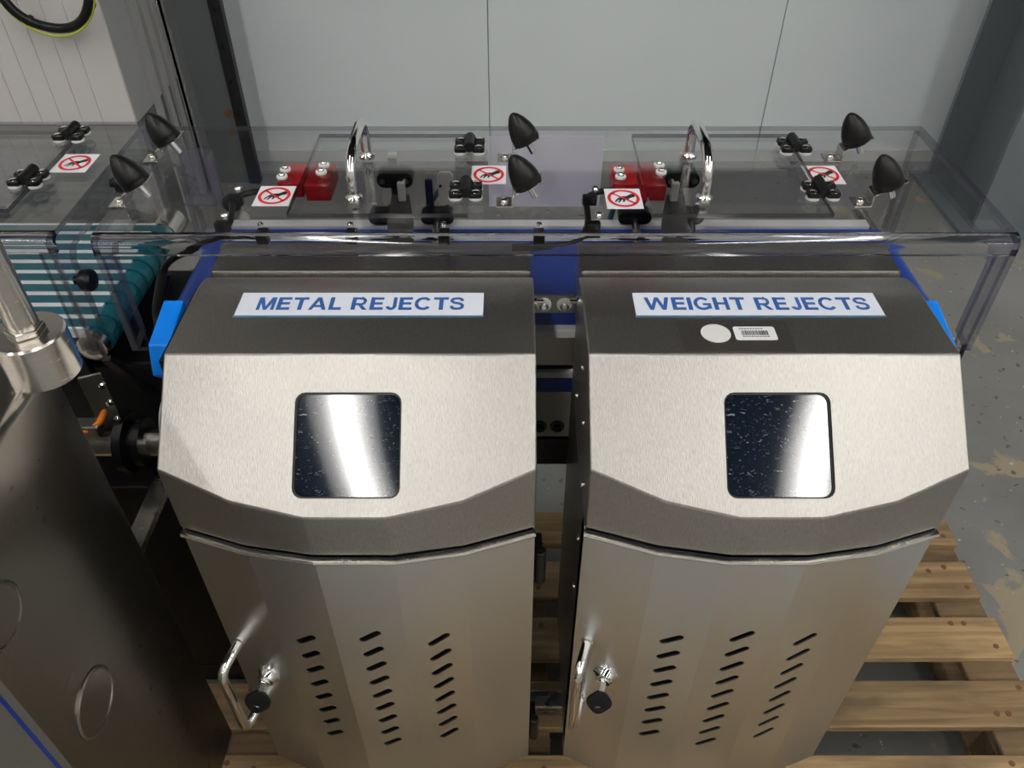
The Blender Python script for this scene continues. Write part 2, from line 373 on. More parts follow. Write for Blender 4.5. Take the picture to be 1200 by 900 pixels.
GLYPH = {
    'I': (.19, rc(0, ST, 0, 1)),
    'E': (.68, rc(0, ST, 0, 1) + rc(0, .68, 0, .19) + rc(0, .63, .42, .60) + rc(0, .67, .81, 1)),
    'L': (.64, rc(0, ST, 0, 1) + rc(0, .64, 0, .19)),
    'T': (.76, rc(.285, .285 + ST, 0, 1) + rc(0, .76, .81, 1)),
    'H': (.76, rc(0, ST, 0, 1) + rc(.57, .76, 0, 1) + rc(0, .76, .42, .59)),
    'M': (.90, rc(0, .17, 0, 1) + rc(.73, .90, 0, 1) + pg((0, 1), (.24, 1), (.53, 0), (.37, 0)) + pg((.66, 1), (.90, 1), (.53, 0), (.37, 0))),
    'A': (.92, pg((0, 0), (.20, 0), (.56, 1), (.36, 1)) + pg((.72, 0), (.92, 0), (.56, 1), (.36, 1)) + rc(.2, .72, .22, .38)),
    'W': (1.28, pg((0, 1), (.20, 1), (.42, 0), (.23, 0)) + pg((.23, 0), (.42, 0), (.735, 1), (.545, 1)) + pg((.545, 1), (.735, 1), (1.05, 0), (.86, 0)) + pg((.86, 0), (1.05, 0), (1.28, 1), (1.08, 1))),
    'R': (.84, rc(0, ST, 0, 1) + ribbon([(.05, .9175), (.48, .9175)] + arc(.48, .68, .19, .2375, 90, -90, 10) + [(.05, .4425)], .165) + pg((.30, .44), (.50, .44), (.84, 0), (.60, 0))),
    'J': (.56, ribbon([(.465, 1), (.465, .34)] + arc(.285, .30, .18, .215, 0, -170, 12), .185)),
    'C': (.86, ribbon(arc(.45, .5, .355, .425, 38, 322, 24), .185)),
    'G': (.90, ribbon(arc(.45, .5, .355, .425, 42, 318, 24), .185) + rc(.70, .88, .10, .53) + rc(.46, .88, .37, .53)),
    'S': (.74, ribbon(smooth2([(.635, .70), (.58, .855), (.37, .915), (.16, .86), (.10, .72), (.18, .60), (.38, .53), (.58, .45), (.645, .29), (.57, .14), (.36, .085), (.14, .15), (.085, .32)]), .175)),
}
def text_geo(txt, w, h, o, u, v, n, lift):
    quads = []; x = 0
    for ch in txt:
        if ch == ' ': x += .42; continue
        wd, qs = GLYPH[ch]; quads += [[(p.x + x, p.y) for p in q] for q in qs]; x += wd + (.08 if ch in 'TL' else .12)
    tot = x - .12; o, u, v, n = Vector(o), Vector(u), Vector(v), Vector(n); V = []; F = []
    for q in quads:
        k = len(V); V += [o + u * ((p[0] / tot - .5) * w) + v * ((p[1] - .5) * h) + n * (lift + (len(F) % 8) * 3e-5) for p in q]; F.append(tuple(range(k, k + 4)))
    return V, F

# ------------------------------------------------------------------ room
def struct(name, geo, mat, parent=None, **k):
    o = obj(name, geo, mat, parent, **k)
    if parent is None: o['kind'] = 'structure'
    return o
RX0, RX1, RY0, RY1, RZ = -6.5, 6.5, -6.5, 7.5, 5.0
struct('floor', box(RX0, RX1, RY0, RY1, -.1, 0), 'floor')
struct('ceiling', box(RX0, RX1, RY0, RY1, RZ, RZ + .1), 'ceiling')
struct('wall_front', box(RX0, RX1, RY0 - .1, RY0, 0, RZ), 'mid_wall')
struct('wall_left', box(RX0 - .1, RX0, RY0, RY1, 0, RZ), 'mid_wall')
struct('wall_right', box(RX1, RX1 + .1, RY0, RY1, 0, RZ), 'mid_wall')
struct('wall_far', box(RX0, RX1, RY1, RY1 + .1, 0, RZ), 'dark_wall')
# the white cold-store wall: panels 1.16 m wide with sealed joints between them
WALL_Y, WALL_H = 3.31, 2.25
joints = [-1.25, -.095, 1.065, 2.225, 3.385, 4.545, 5.705]
wb = struct('wall_back', box(-1.45, 6.4, WALL_Y + .008, WALL_Y + .12, 0, WALL_H), 'seam')
for a, b in zip(joints[:-1], joints[1:]):
    obj('wall_panel', box(a + .0022, b - .0022, WALL_Y, WALL_Y + .012, 0, WALL_H), 'wall', wb)
obj('floor_trim', box(-1.2, 6.3, WALL_Y - .012, WALL_Y, 0, .05), 'mid_wall', wb)
# the ribbed warm white wall at left, with its return
wl = struct('wall_side', box(-5.5, -1.26, 2.615, 3.3, .47, 2.6), 'return')
struct('trim_1', box(-5.5, -1.26, 2.612, 3.3, 0, .468), 'column')
xx = -1.26
widths = [.11] + [.068] * 28
for i, wd in enumerate(widths):
    obj('wall_panel', box(xx - wd + .0014, xx, 2.604, 2.615, .47, 2.6), 'rib', wl); xx -= wd
for yy in (2.78, 2.87, 2.95, 3.03):
    obj('return_rib', box(-1.26, -1.245, yy, yy + .03, 0, 2.6), 'return', wl)
# left steel column: flange plate, web edge and black angle with bolts
cl = thing('steel_column', (-1.16, 3.12, 0), 'dark slate steel column with black bolted edge beside ribbed white wall', 'column')
obj('web', box(-1.235, -1.10, 3.10, 3.115, 0, 3.6), 'column', cl)
obj('flange', box(-1.255, -1.235, 3.03, 3.26, 0, 3.6), 'column_lit', cl)
obj('edge_angle', box(-1.10, -1.055, 3.09, 3.125, 0, 3.6), 'blackpaint', cl)
for i in range(14): obj('bolt', cyl((-1.08, 3.09, .30 + i * .13), (0, -1, 0), .008, .006, 8), 'iron', cl)
for zz in (.30, .22): obj('bolt_hole', cyl((-1.125, 3.0985, zz), (0, -1, 0), .016, .002, 12), 'wornpatch', cl)
# right steel column: an I section
cr = thing('steel_column', (1.87, 2.9, 0), 'blue grey painted steel I column at the right', 'column')
obj('flange', box(1.76, 2.04, 2.70, 2.72, 0, 3.6), 'column_r', cr)
obj('flange', box(1.76, 2.04, 3.14, 3.16, 0, 3.6), 'column_r', cr)
obj('web', box(1.89, 1.91, 2.72, 3.14, 0, 3.6), 'column_r', cr)
obj('base_plate', box(1.70, 2.10, 2.64, 3.22, 0, .018), 'column_r', cr)
# ceiling strip lights
for i, x in enumerate(LAMP_ROWS):
    t = thing('strip_light', (x, (LAMP_Y0 + LAMP_Y1) / 2, LAMP_Z), 'long white ceiling strip light, %s row from the left' % ('first', 'second', 'third', 'fourth')[i], 'ceiling light', 'rows of ceiling strip lights')
    V = [(x + a, y, LAMP_Z + b) for y in (LAMP_Y0, LAMP_Y1) for a, b in ((-.18, 0), (-.07, .05), (.07, .05), (.18, 0), (.18, .015), (.07, .07), (-.07, .07), (-.18, .015))]
    obj('trough', (V, [(k, (k + 1) % 8, 8 + (k + 1) % 8, 8 + k) for k in range(8)]), 'trough', t)
    obj('tube', box(x - .045, x + .045, LAMP_Y0 + .05, LAMP_Y1 - .05, LAMP_Z - .01, LAMP_Z + .045), 'lamp', t)
    for yy in (-5, -2, 1): obj('hanger', cyl((x, yy, LAMP_Z + .06), (0, 0, 1), .006, RZ - LAMP_Z - .06, 6), 'iron', t)

# ------------------------------------------------------------------ pallet
PT = .145
pal = thing('pallet', (0, .7, 0), 'long worn wooden pallet under the reject bins', 'pallet')
def board_mesh(name, lx, ly, lz):
    me = bpy.data.meshes.new(name); v, f = box(-lx / 2, lx / 2, -ly / 2, ly / 2, -lz / 2, lz / 2)
    me.from_pydata(v, [], f); bm = bmesh.new(); bm.from_mesh(me); bmesh.ops.bevel(bm, geom=bm.edges[:], offset=.0025, segments=1, affect='EDGES'); bm.to_mesh(me); bm.free()
    return me
def placed(name, me, mat, parent, loc, rz=0, rx=0):
    if not me.materials: me.materials.append(M[mat])
    o = bpy.data.objects.new(name, me); COL.objects.link(o); o.parent = parent; o.location = Vector(loc) - ORG[parent]; o.rotation_euler = (rx, 0, rz); return o
bme = board_mesh('deck_board', 2.0, .092, .02)
nail = bpy.data.meshes.new('nail'); nv, nf = cyl((0, 0, 0), (0, 0, 1), .0055, .0012, 8); nail.from_pydata([tuple(v) for v in nv], [], nf)
for k in range(8):
    yc = 1.206 - .14 * k - .046
    b = placed('deck_board', bme, 'pallet', pal, (random.uniform(-.012, .012), yc, PT - .01), random.uniform(-.004, .004), 0)
    ORG[b] = Vector(b.location) + ORG[pal]
    for xn in (.93, .965, .90, -.5, -.46, .06, -.95):
        placed('nail', nail, 'wornpatch', b, (xn + random.uniform(-.01, .01), yc + random.choice((-.022, .02, .03)), PT))
sme = board_mesh('stringer', .1, 1.12, .02); blk = board_mesh('block', .1, .14, .085); btm = board_mesh('bottom_board', .1, 1.12, .02)
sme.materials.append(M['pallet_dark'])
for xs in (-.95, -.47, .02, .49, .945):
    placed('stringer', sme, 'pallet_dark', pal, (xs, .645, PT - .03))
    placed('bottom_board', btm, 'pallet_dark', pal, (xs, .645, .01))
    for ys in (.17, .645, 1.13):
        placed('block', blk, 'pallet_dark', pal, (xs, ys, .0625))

# ------------------------------------------------------------------ reject bins
HW = .2
FX = [-.2, -.121, -.0435, .0435, .121, .2]; FY = [.575, .549, .536, .536, .549, .575]
RIDGE_Y, RIDGE_Z, SL = .669, 1.054, .851
SEAM, BOT = .876, .30
KS = math.sqrt(1 + SL * SL); UD = Vector((0, -1 / KS, -SL / KS)); UN = Vector((0, -SL / KS, 1 / KS))
def slot_poly(cx, cz, L=.034, W=.0098, ang=38, n=4):
    a = math.radians(ang); out = []
    for end in (0, 1):
        for k in range(n + 1):
            t = math.radians(-90 + 180 * end + 180 * k / n)
            x = (L / 2 - W / 2) * (1 if end == 0 else -1) + W / 2 * math.cos(t); y = W / 2 * math.sin(t)
            out.append((cx + x * math.cos(a) - y * math.sin(a), cz + x * math.sin(a) + y * math.cos(a)))
    return out
def make_bin(cx, label, words, label_w, hinged):
    t = thing('reject_bin', (cx, .74, BOT), label, 'reject bin', 'reject bins on the conveyor')
    X = lambda x: cx + x
    slope = lambda p: Vector((X(p[0]), RIDGE_Y, RIDGE_Z)) + UD * p[1]
    # hood: rolled top, sloped face with window opening, faceted skirt, sides
    win = rrect(.1135, .112, .011, 4, 0, .0975)
    low = [(FX[i], (RIDGE_Y - FY[i]) * KS) for i in range(6)]
    face = holed([(-HW, 0)] + low + [(HW, 0)], [win], slope)
    top_prof = [(RIDGE_Y, RIDGE_Z), (.772, RIDGE_Z + .001), (.786, RIDGE_Z + .0006), (.80, RIDGE_Z - .0006), (.812, RIDGE_Z - .0026), (.822, RIDGE_Z - .0052), (.828, RIDGE_Z - .0085), (.829, RIDGE_Z - .02)]
    V = [(X(s), y, z) for s in (-HW, HW) for y, z in top_prof]; n = len(top_prof)
    top = (V, [(i, i + 1, n + i + 1, n + i) for i in range(n - 1)])
    zs = [RIDGE_Z + SL * (y - RIDGE_Y) for y in FY]
    V = [(X(FX[i]), FY[i], zs[i]) for i in range(6)] + [(X(FX[i]), FY[i], SEAM + .004) for i in range(6)]
    skirt = (V, [(i, i + 1, 7 + i, 6 + i) for i in range(5)])
    sides = []
    for s in (-HW, HW):
        prof = top_prof + [(.829, SEAM + .004), (.575, SEAM + .004), (.575, zs[0])]
        sides.append(([(X(s), y, z) for y, z in prof], [tuple(range(len(prof)))]))
    hood = obj('hood', cat(top, face, skirt, *sides), 'hood', t, smooth=12, bevel=.0022, bevel_ang=9)
    # rim of the window opening and the slightly dished dark pane behind it
    wi = rrect(.1135, .112, .011, 4, 0, .0975); wo = rrect(.121, .1195, .013, 4, 0, .0975)
    obj('window_seal', holed(wo, [rrect(.110, .1085, .010, 4, 0, .0975)], lambda p: slope(p) - UN * .0022, .0015, -UN), 'black', t)
    N = 14; V = []; Fp = []
    for j in range(N + 1):
        for i in range(N + 1):
            a, b = i / N - .5, j / N - .5
            d = .0009 * (a * a) + .0012 * a * b * (b + .5)
            V.append(slope((a * .12, .0975 + b * .1185)) - UN * (.0046 - d))
    for j in range(N):
        for i in range(N): k = j * (N + 1) + i; Fp.append((k, k + 1, k + N + 2, k + N + 1))
    pane = obj('window_pane', (V, Fp), 'pane', t, label='dark scratched inspection window', smooth=60)
    # carcass below the hood
    y0, y1 = .580, .829
    body = cat(box(X(-HW), X(-HW + .002), y0, y1, BOT + .03, SEAM), box(X(HW - .002), X(HW), y0, y1, BOT + .03, SEAM),
               box(X(-HW), X(HW), y1 - .002, y1, BOT + .03, SEAM), box(X(-HW), X(HW), y0, y1, BOT + .028, BOT + .032),
               box(X(-HW + .01), X(HW - .01), .60, .602, SEAM - .02, SEAM + .03))
    obj('body', body, 'sheet', t)
    # door with real slots
    cols = {1: (-.083, [.698 - .0357 * k for k in range(8)]), 2: (0, [.716 - .0352 * k for k in range(9)]), 3: (.083, [.698 - .0357 * k for k in range(8)])}
    gs = []; d_top, d_bot = SEAM - .003, BOT
    bz = [BOT + .0, BOT - .012, BOT - .020, BOT - .020, BOT - .012, BOT + .0]
    for i in range(5):
        a = Vector((X(FX[i]), FY[i], 0)); b = Vector((X(FX[i + 1]), FY[i + 1], 0)); L = (b - a).length; u = (b - a) / L
        nrm = Vector((u.y, -u.x, 0))
        holes = []
        if i in cols:
            xc, zz = cols[i]; s0 = (X(xc) - a.x) / (b.x - a.x) * L
            holes = [slot_poly(s0, z) for z in zz]
        gs.append(holed([(0, bz[i]), (L, bz[i + 1]), (L, d_top), (0, d_top)], holes, lambda p, a=a, u=u: a + u * p[0] + Vector((0, 0, p[1])), .002, -nrm))
    door = obj('door', cat(*gs, box(X(-HW), X(-HW + .002), .575, .60, BOT, d_top), box(X(HW - .002), X(HW), .575, .60, BOT, d_top)), 'door', t)
    # folded bright lip along the top of the door
    lip = []
    for i in range(5):
        V = []
        for q in (i, i + 1):
            a = Vector((X(FX[q]), FY[q], 0)); nn = Vector((FX[q] * .9, -1, 0)).normalized()
            for dn, z in ((.0, d_top), (.0045, d_top - .0005), (.0062, d_top - .003), (.005, d_top - .006), (.0, d_top - .008)):
                V.append(a + nn * dn + Vector((0, 0, z)))
        lip.append((V, [(k, k + 1, 6 + k, 5 + k) for k in range(4)] + [(0, 1, 2, 3, 4), (9, 8, 7, 6, 5)]))
    obj('door_lip', cat(*lip), 'tube', door, smooth=40)
    # D handle on the left facet
    fn = Vector((-.312, -.95, 0)).normalized()
    p0 = Vector((X(-.183), .5695, .650)); p1 = Vector((X(-.183), .5695, .500))
    path = fillet([p0, p0 + fn * .046 + Vector((0, 0, -.006)), p1 + fn * .046 + Vector((0, 0, -.006)), p1], .016, 7)
    hd = obj('handle', sweep(path, .0064, 14), 'chrome', door, smooth=50, label='polished bent rod handle')
    for p in (p0, p1): obj('handle_collar', lathe(p - fn * .001, fn, [(.0085, 0), (.0085, .003), (.0065, .0045)], 16), 'chrome', door, smooth=40)
    # lock cylinder
    ln = Vector((-.312, -.95, 0)).normalized(); lp = Vector((X(-.155), .5602, .584))
    obj('lock', cat(lathe(lp - ln * .002, ln, [(.0170, 0), (.0170, .004), (.0135, .0075), (.0120, .013), (.0085, .014), (.0085, .017)], 20)), 'chrome', door, smooth=35)
    # sign with lettering
    sg = obj('sign_plate', cat(gm(box(X(-.141), X(.141), .736, .780, RIDGE_Z + .0007, RIDGE_Z + .0022), 0)), 'sign_white', t, label='white sign reading ' + words)
    obj('sign_border', cat(box(X(-.142), X(.142), .7345, .736, RIDGE_Z + .0004, RIDGE_Z + .0020)), 'sign_edge', sg)
    obj('lettering', text_geo(words, label_w, .0245, (X(0), .758, RIDGE_Z + .0022), (1, 0, 0), (0, 1, 0), (0, 0, 1), .0003), 'sign_blue', sg)
    # black hinges on the right side and screws on the left side
    for z in ((.795, .38) if hinged else ()):
        h = obj('hinge', cat(box(X(HW), X(HW + .010), .585, .612, z - .028, z + .028), cyl((X(HW + .008), .583, z - .03), (0, 0, 1), .007, .06, 12)), 'black', t, bevel=.002)
        for dz in (-.017, .017): obj('hinge_screw', cyl((X(HW + .010), .600, z + dz), (1, 0, 0), .004, .0015, 10), 'chrome', h)
    for (yy, zz) in ((.62, .90), (.66, .96), (.71, 1.0), (.62, .80), (.62, .70), (.75, .92)):
        obj('screw', cyl((X(-HW), yy, zz), (-1, 0, 0), .0032, .002, 10), 'chrome', t)
    # bolt holding the hood to the conveyor bracket
    for s in (-1, 1): obj('pivot_bolt', lathe((X(s * HW), .797, RIDGE_Z - .022), (s, 0, 0), [(.0055, 0), (.0055, .004), (.003, .0045), (.003, .012)], 12), 'chrome', t)
    return t, door, lp, ln
bin1, door1, lp1, ln1 = make_bin(-.174, 'brushed steel reject bin whose hood sign reads METAL REJECTS', 'METAL REJECTS', .238, True)
bin2, door2, lp2, ln2 = make_bin(.282, 'brushed steel reject bin whose hood sign reads WEIGHT REJECTS', 'WEIGHT REJECTS', .258, False)
# stickers on the weight bin
z = RIDGE_Z + .0008
obj('clear_sticker', box(.186, .306, .673, .728, z - .0003, z), 'tape', bin2)
obj('round_sticker', prism([(.0165 * math.cos(k * math.pi / 14), .0165 * math.sin(k * math.pi / 14)) for k in range(28)], (.225, .704, z), (1, 0, 0), (0, 1, 0), (0, 0, 1), .0004), 'nylon', bin2)
bs = obj('barcode_sticker', prism(rrect(.046, .024, .003, 4), (.2685, .704, z), (1, 0, 0), (0, 1, 0), (0, 0, 1), .0004), 'white', bin2, label='small white barcode sticker')
bars = []; x = .2535
while x < .2835:
    wd = random.choice((.0005, .0008, .0012)); bars.append(box(x, x + wd, .7005, .7085, z + .0004, z + .0006)); x += wd + random.choice((.0005, .0008))
for q in range(9): bars.append(box(.252 + q * .003, .2543 + q * .003, .7115, .7127, z + .0004, z + .0006))
for q in range(10): bars.append(box(.254 + q * .003, .2562 + q * .003, .6975, .6987, z + .0004, z + .0006))
bo = obj('barcode_print', cat(*bars), 'ink', bs)
# keys left in the locks
def key(lp, ln, tilt, label):
    lp = Vector(lp); d = Vector((tilt, -.55, -.75)).normalized()
    t = thing('key', lp + ln * .018, label, 'key')
    u = Vector((1, 0, 0)); n = Vector((.05, -.86, .5)).normalized(); d = (d - n * d.dot(n)).normalized(); u = d.cross(n).normalized()
    o = lp + ln * .0165
    obj('blade', prism([(-.0035, -.004), (.0035, -.004), (.0035, .012), (-.0035, .012)], o, u, d, n, .002), 'chrome', t)
    head = [(.0165 * math.cos(a) * (1 + .06 * math.cos(4 * a)), .026 + .0155 * math.sin(a) * (1 + .06 * math.cos(4 * a))) for a in [k * math.pi / 14 for k in range(28)]]
    hole = [(.0052 * math.cos(k * math.pi / 8), .034 + .0028 * math.sin(k * math.pi / 8)) for k in range(16)]
    obj('head', holed(head, [hole], lambda p: o + u * p[0] + d * p[1] + n * .004, .006, -n), 'black', t, bevel=.001)
key(lp1, ln1, -.30, 'black headed key in the lock of the METAL REJECTS door')
key(lp2, ln2, -.16, 'black headed key in the lock of the WEIGHT REJECTS door')

# ------------------------------------------------------------------ blue belt conveyor behind the bins
BZ = .95
def stadium(x0, x1, zt, r, y0, y1, n=8):
    pr = []
    for k in range(n + 1): a = math.pi / 2 - math.pi * k / n; pr.append((x1 - r + r * math.cos(a), zt - r + r * math.sin(a)))
    for k in range(n + 1): a = -math.pi / 2 - math.pi * k / n; pr.append((x0 + r + r * math.cos(a), zt - r + r * math.sin(a)))
    return prism(pr, (0, y0, 0), (1, 0, 0), (0, 0, 1), (0, 1, 0), y1 - y0)
cv = thing('belt_conveyor', (.06, .98, PT), 'blue belt conveyor running behind the two reject bins', 'conveyor')
obj('belt', stadium(-.475, .592, BZ, .022, .858, 1.105), 'blue', cv, smooth=40)
obj('rear_rail', cat(box(-.44, .56, 1.108, 1.128, BZ - .06, BZ + .004)), 'white', cv, bevel=.001)
obj('front_rail', box(-.44, .56, .842, .856, BZ - .01, BZ + .002), 'white', cv, bevel=.001)
ff = obj('front_frame', cat(box(-.44, .56, .846, .856, BZ - .06, BZ - .012), box(-.44, .56, .850, .89, BZ - .10, BZ - .068)), 'sheet', cv)
obj('slide_strip', box(-.44, .56, .840, .847, .872, .882), 'nylon', cv)
obj('blue_stripe', box(-.44, .56, .843, .847, .843, .870), 'blue', cv)
obj('cover_plate', cat(box(-.44, .56, .848, .852, .75, .84)), 'grey_cast', cv)
obj('lower_beam', cat(box(-.44, .56, .846, .886, .69, .745)), 'iron', cv, bevel=.003)
obj('rear_frame', box(-.44, .56, 1.09, 1.107, .70, BZ - .03), 'iron', cv)
for xr in (-.45, .567):
    obj('roller_end', cyl((xr, 1.09, BZ - .022), (0, 1, 0), .0195, .085, 20), 'tube', cv, smooth=40)
for xl in (-.30, .42):
    for yl in (.87, 1.085):
        l = obj('leg', box(xl - .02, xl + .02, yl - .02, yl + .02, PT + .02, .70), 'steel', cv, bevel=.003)
        obj('foot', lathe((xl, yl, PT), (0, 0, 1), [(.03, 0), (.03, .008), (.012, .014), (.012, .022)], 16), 'black', l, smooth=40)
obj('cross_rail', cat(box(-.32, .44, .695, .725, .19, .222), box(-.32, -.28, .725, .87, .19, .222), box(.40, .44, .725, .87, .19, .222)), 'steel', cv, bevel=.002)
obj('support_rod', cat(cyl((.600, .834, .60), (0, 0, 1), .003, .335, 8), box(.55, .602, .832, .85, .69, .70)), 'black', cv)
# chute flanges over the belt, one per bin
for cx in (-.174, .282):
    V = []
    pr = [(.905, 1.050), (.838, 1.050), (.8362, 1.0495), (.8355, 1.048), (.8355, 1.03)]
    g = ([(cx + s * .197, y, zz) for s in (-1, 1) for y, zz in pr], [(i, i + 1, 6 + i, 5 + i) for i in range(4)])
    ch = obj('chute_flange', cat(g, box(cx - .197, cx - .195, .834, .905, BZ + .002, 1.0495), box(cx + .195, cx + .197, .834, .905, BZ + .002, 1.0495), box(cx - .197, cx + .197, .903, .905, 1.04, 1.0495)), 'hood', cv, smooth=35)
# bracket with two bolts between the bins
br = obj('link_bracket', cat(box(.027, .081, .836, .840, .986, 1.012), box(.027, .081, .840, .850, .986, .989)), 'sheet', cv)
for xb in (.0405, .0665):
    obj('washer', lathe((xb, .836, 1.0), (0, -1, 0), [(.0095, 0), (.0095, .003), (.006, .0035)], 18), 'nylon', br, smooth=40)
    obj('bolt', lathe((xb, .833, 1.0), (0, -1, 0), [(.006, 0), (.006, .004), (.0035, .0055)], 8), 'chrome', br, smooth=30)
    obj('washer', lathe((xb, .848, .772), (0, -1, 0), [(.0105, 0), (.0105, .003), (.007, .0035)], 18), 'arm', br, smooth=40)
    obj('bolt', lathe((xb, .845, .772), (0, -1, 0), [(.0065, 0), (.0065, .005), (.0035, .006)], 8), 'iron', br, smooth=30)
# bright blue film on the conveyor end brackets
def end_bracket(x0, x1, lab):
    pr = [(.780, 1.046), (.712, 1.032), (.698, .998), (.706, .988), (.780, 1.0)]
    b = obj('end_bracket', prism([(y, zz) for y, zz in pr], (x0, 0, 0), (0, 1, 0), (0, 0, 1), (1, 0, 0), x1 - x0), 'film_blue', cv, bevel=.002, label=lab)
    return b
end_bracket(-.412, -.388, 'bright blue film over end bracket')
end_bracket(.486, .503, 'bright blue film over end bracket')
obj('end_bracket_plate', box(-.388, -.376, .68, .82, .95, 1.035), 'iron', cv)
obj('end_bracket_arm', cat(box(-.415, -.383, .80, .858, .90, .985)), 'iron', cv)
obj('end_bracket_arm', cat(box(.484, .506, .80, .858, .90, .985)), 'blue', cv)
for xo in (-.418, .5035): obj('bracket_knob', lathe((xo, .77, 1.0), (-1 if xo < 0 else 1, 0, 0), [(.009, 0), (.009, .006), (.005, .007), (.005, .014)], 14), 'chrome', cv, smooth=40)

# ------------------------------------------------------------------ reject pushers over the belt
def pusher(x0, m, label):
    t = thing('reject_pusher', (x0, 1.09, BZ), label, 'pusher', 'reject pushers above the blue belt')
    q = lambda a: x0 + m * a
    def bx(a0, a1, *r): return box(min(q(a0), q(a1)), max(q(a0), q(a1)), *r)
    c = obj('clamp_block', prism(rrect(.052, .024, .0115, 5), (q(0), 1.055, 1.058), (1, 0, 0), (0, 0, 1), (0, 1, 0), .028), 'black', t, bevel=.002)
    for a in (-.018, .016): obj('clamp_screw', cyl((q(a), 1.055, 1.058), (0, -1, 0), .0045, .002, 12), 'chrome', c)
    obj('upright_bar', bx(-.009, .003, 1.072, 1.080, .97, 1.088), 'arm', t, bevel=.001)
    obj('bar_cap', bx(-.009, .003, 1.070, 1.082, 1.086, 1.090), 'grey_cast', t)
    obj('pivot', bx(.004, .015, 1.046, 1.055, 1.030, 1.058), 'grey_cast', t, bevel=.001)
    V = []
    for (a0, a1, y, zz) in ((-.006, .019, 1.054, 1.036), (-.014, .024, 1.040, 1.0), (-.020, .022, 1.020, .953)):
        for dy in (0, .004): V += [(q(a0), y + dy, zz), (q(a1), y + dy, zz)]
    Fs = []
    for i in (0, 4): Fs += [(i, i + 1, i + 5, i + 4), (i + 2, i + 6, i + 7, i + 3), (i, i + 4, i + 6, i + 2), (i + 1, i + 3, i + 7, i + 5)]
    Fs += [(0, 2, 3, 1), (8, 9, 11, 10)]
    obj('push_plate', (V, Fs), 'arm', t)
    for a, wd in ((-.035, .04), (.052, .052)):
        b = obj('mounting_block', prism(rrect(wd, .022, .010, 5), (q(a), 1.128, .968), (1, 0, 0), (0, 0, 1), (0, -1, 0), .022), 'black', t, bevel=.002)
        for s in (-.3, .3): obj('block_screw', cyl((q(a) + s * wd, 1.13, .979), (0, 0, 1), .004, .002, 10), 'chrome', b)
    obj('guide_bar', bx(.034, .046, 1.128, 1.134, .965, 1.022), 'navy', t, bevel=.001)
    pl = obj('sensor_plate', prism([(-.012, 0), (.012, 0), (.012, .05), (.008, .056), (-.008, .056), (-.012, .05)], (q(.066), 1.129, .978), (1, 0, 0), (0, 0, 1), (0, 1, 0), .006), 'grey_cast', t, bevel=.001)
    for s in (-.008, .008): obj('plate_hole', cyl((q(.066) + s, 1.129, 1.012), (0, -1, 0), .0025, .0012, 8), 'ink', pl)
    obj('side_plate', prism([(-.009, 0), (.009, 0), (.009, .045), (-.009, .045)], (q(-.025), 1.129, .978), (1, 0, 0), (0, 0, 1), (0, 1, 0), .006), 'grey_cast', t, bevel=.001)
    r = obj('guide_rod', cyl((q(.052), 1.13, .966), (0, -1, -.12), .006, .085, 14), 'tube', t, smooth=40)
    obj('rod_tip', cyl((q(.052), 1.046, .956), (0, -1, -.12), .0075, .012, 14), 'black', r, smooth=40)
    if m < 0:
        r = obj('guide_rod', cyl((q(-.035), 1.13, .966), (0, -1, -.12), .005, .085, 14), 'tube', t, smooth=40)
        obj('rod_tip', cyl((q(-.035), 1.046, .956), (0, -1, -.12), .0068, .012, 14), 'black', r, smooth=40)
    return t
pusher(-.168, 1, 'black clamped pusher with grey plate above the METAL REJECTS bin')
pusher(.243, -1, 'black clamped pusher with grey plate above the WEIGHT REJECTS bin')
for (x, lab) in ((-.135, 'blue green air hose curving up behind the belt near the first pusher'), (.162, 'blue green air hose curving up behind the belt near the second pusher')):
    o = obj('air_hose', sweep(spline([(x + .04, 1.17, 1.0), (x + .02, 1.165, .985), (x, 1.15, .96), (x - .006, 1.142, .92), (x - .006, 1.145, .86)], 6), .0045, 10), 'hose', smooth=60)
    setprops(o, lab, 'hose', 'air hoses behind the belt')

# ------------------------------------------------------------------ guards
def hinge(parent, x, y, gz, flip=1):
    """black leaf hinge across the flap edge with slotted screws and white washers"""
    q = lambda a: x + flip * a
    g = []
    for s in (-1, 1):
        for e in (-1, 1):
            g.append(prism(rrect(.017, .017, .004, 3), (q(s * .0122), y + e * .0105, gz + .003), (1, 0, 0), (0, 1, 0), (0, 0, 1), .006))
        g.append(box(min(q(s * .004), q(s * .018)), max(q(s * .004), q(s * .018)), y - .010, y + .010, gz + .003, gz + .008))
    g.append(cyl((x, y - .014, gz + .009), (0, 1, 0), .0075, .034, 14))
    g.append(lathe((x, y + .014, gz + .004), (0, 0, 1), [(.009, 0), (.009, .006), (.006, .010), (.003, .011)], 14))
    h = obj('hinge', cat(*g), 'black', parent, bevel=.0012)
    for s in (-1, 1):
        for e in (-1, 1):
            obj('hinge_screw', lathe((q(s * .0128), y + e * .0118, gz + .009), (0, 0, 1), [(.0052, 0), (.0052, .0008), (.004, .0016)], 12), 'chrome', h, smooth=40)
            obj('hinge_washer', lathe((q(s * .0128), y + e * .0118, gz + .0002), (0, 0, 1), [(.0088, 0), (.0088, .003)], 14), 'nylon', h, smooth=40)
    return h
HAND = [(.66, .30), (.56, .47), (.40, .40), (.18, .22), (-.06, .20), (-.28, .04), (-.40, -.10), (-.52, -.34), (-.44, -.36), (-.30, -.14), (-.24, -.14), (-.34, -.38), (-.25, -.40), (-.10, -.14), (-.04, -.14), (-.08, -.34), (.01, -.35), (.10, -.12), (.18, -.20), (.26, -.30), (.32, -.24), (.26, -.06), (.42, .06), (.60, .12)]
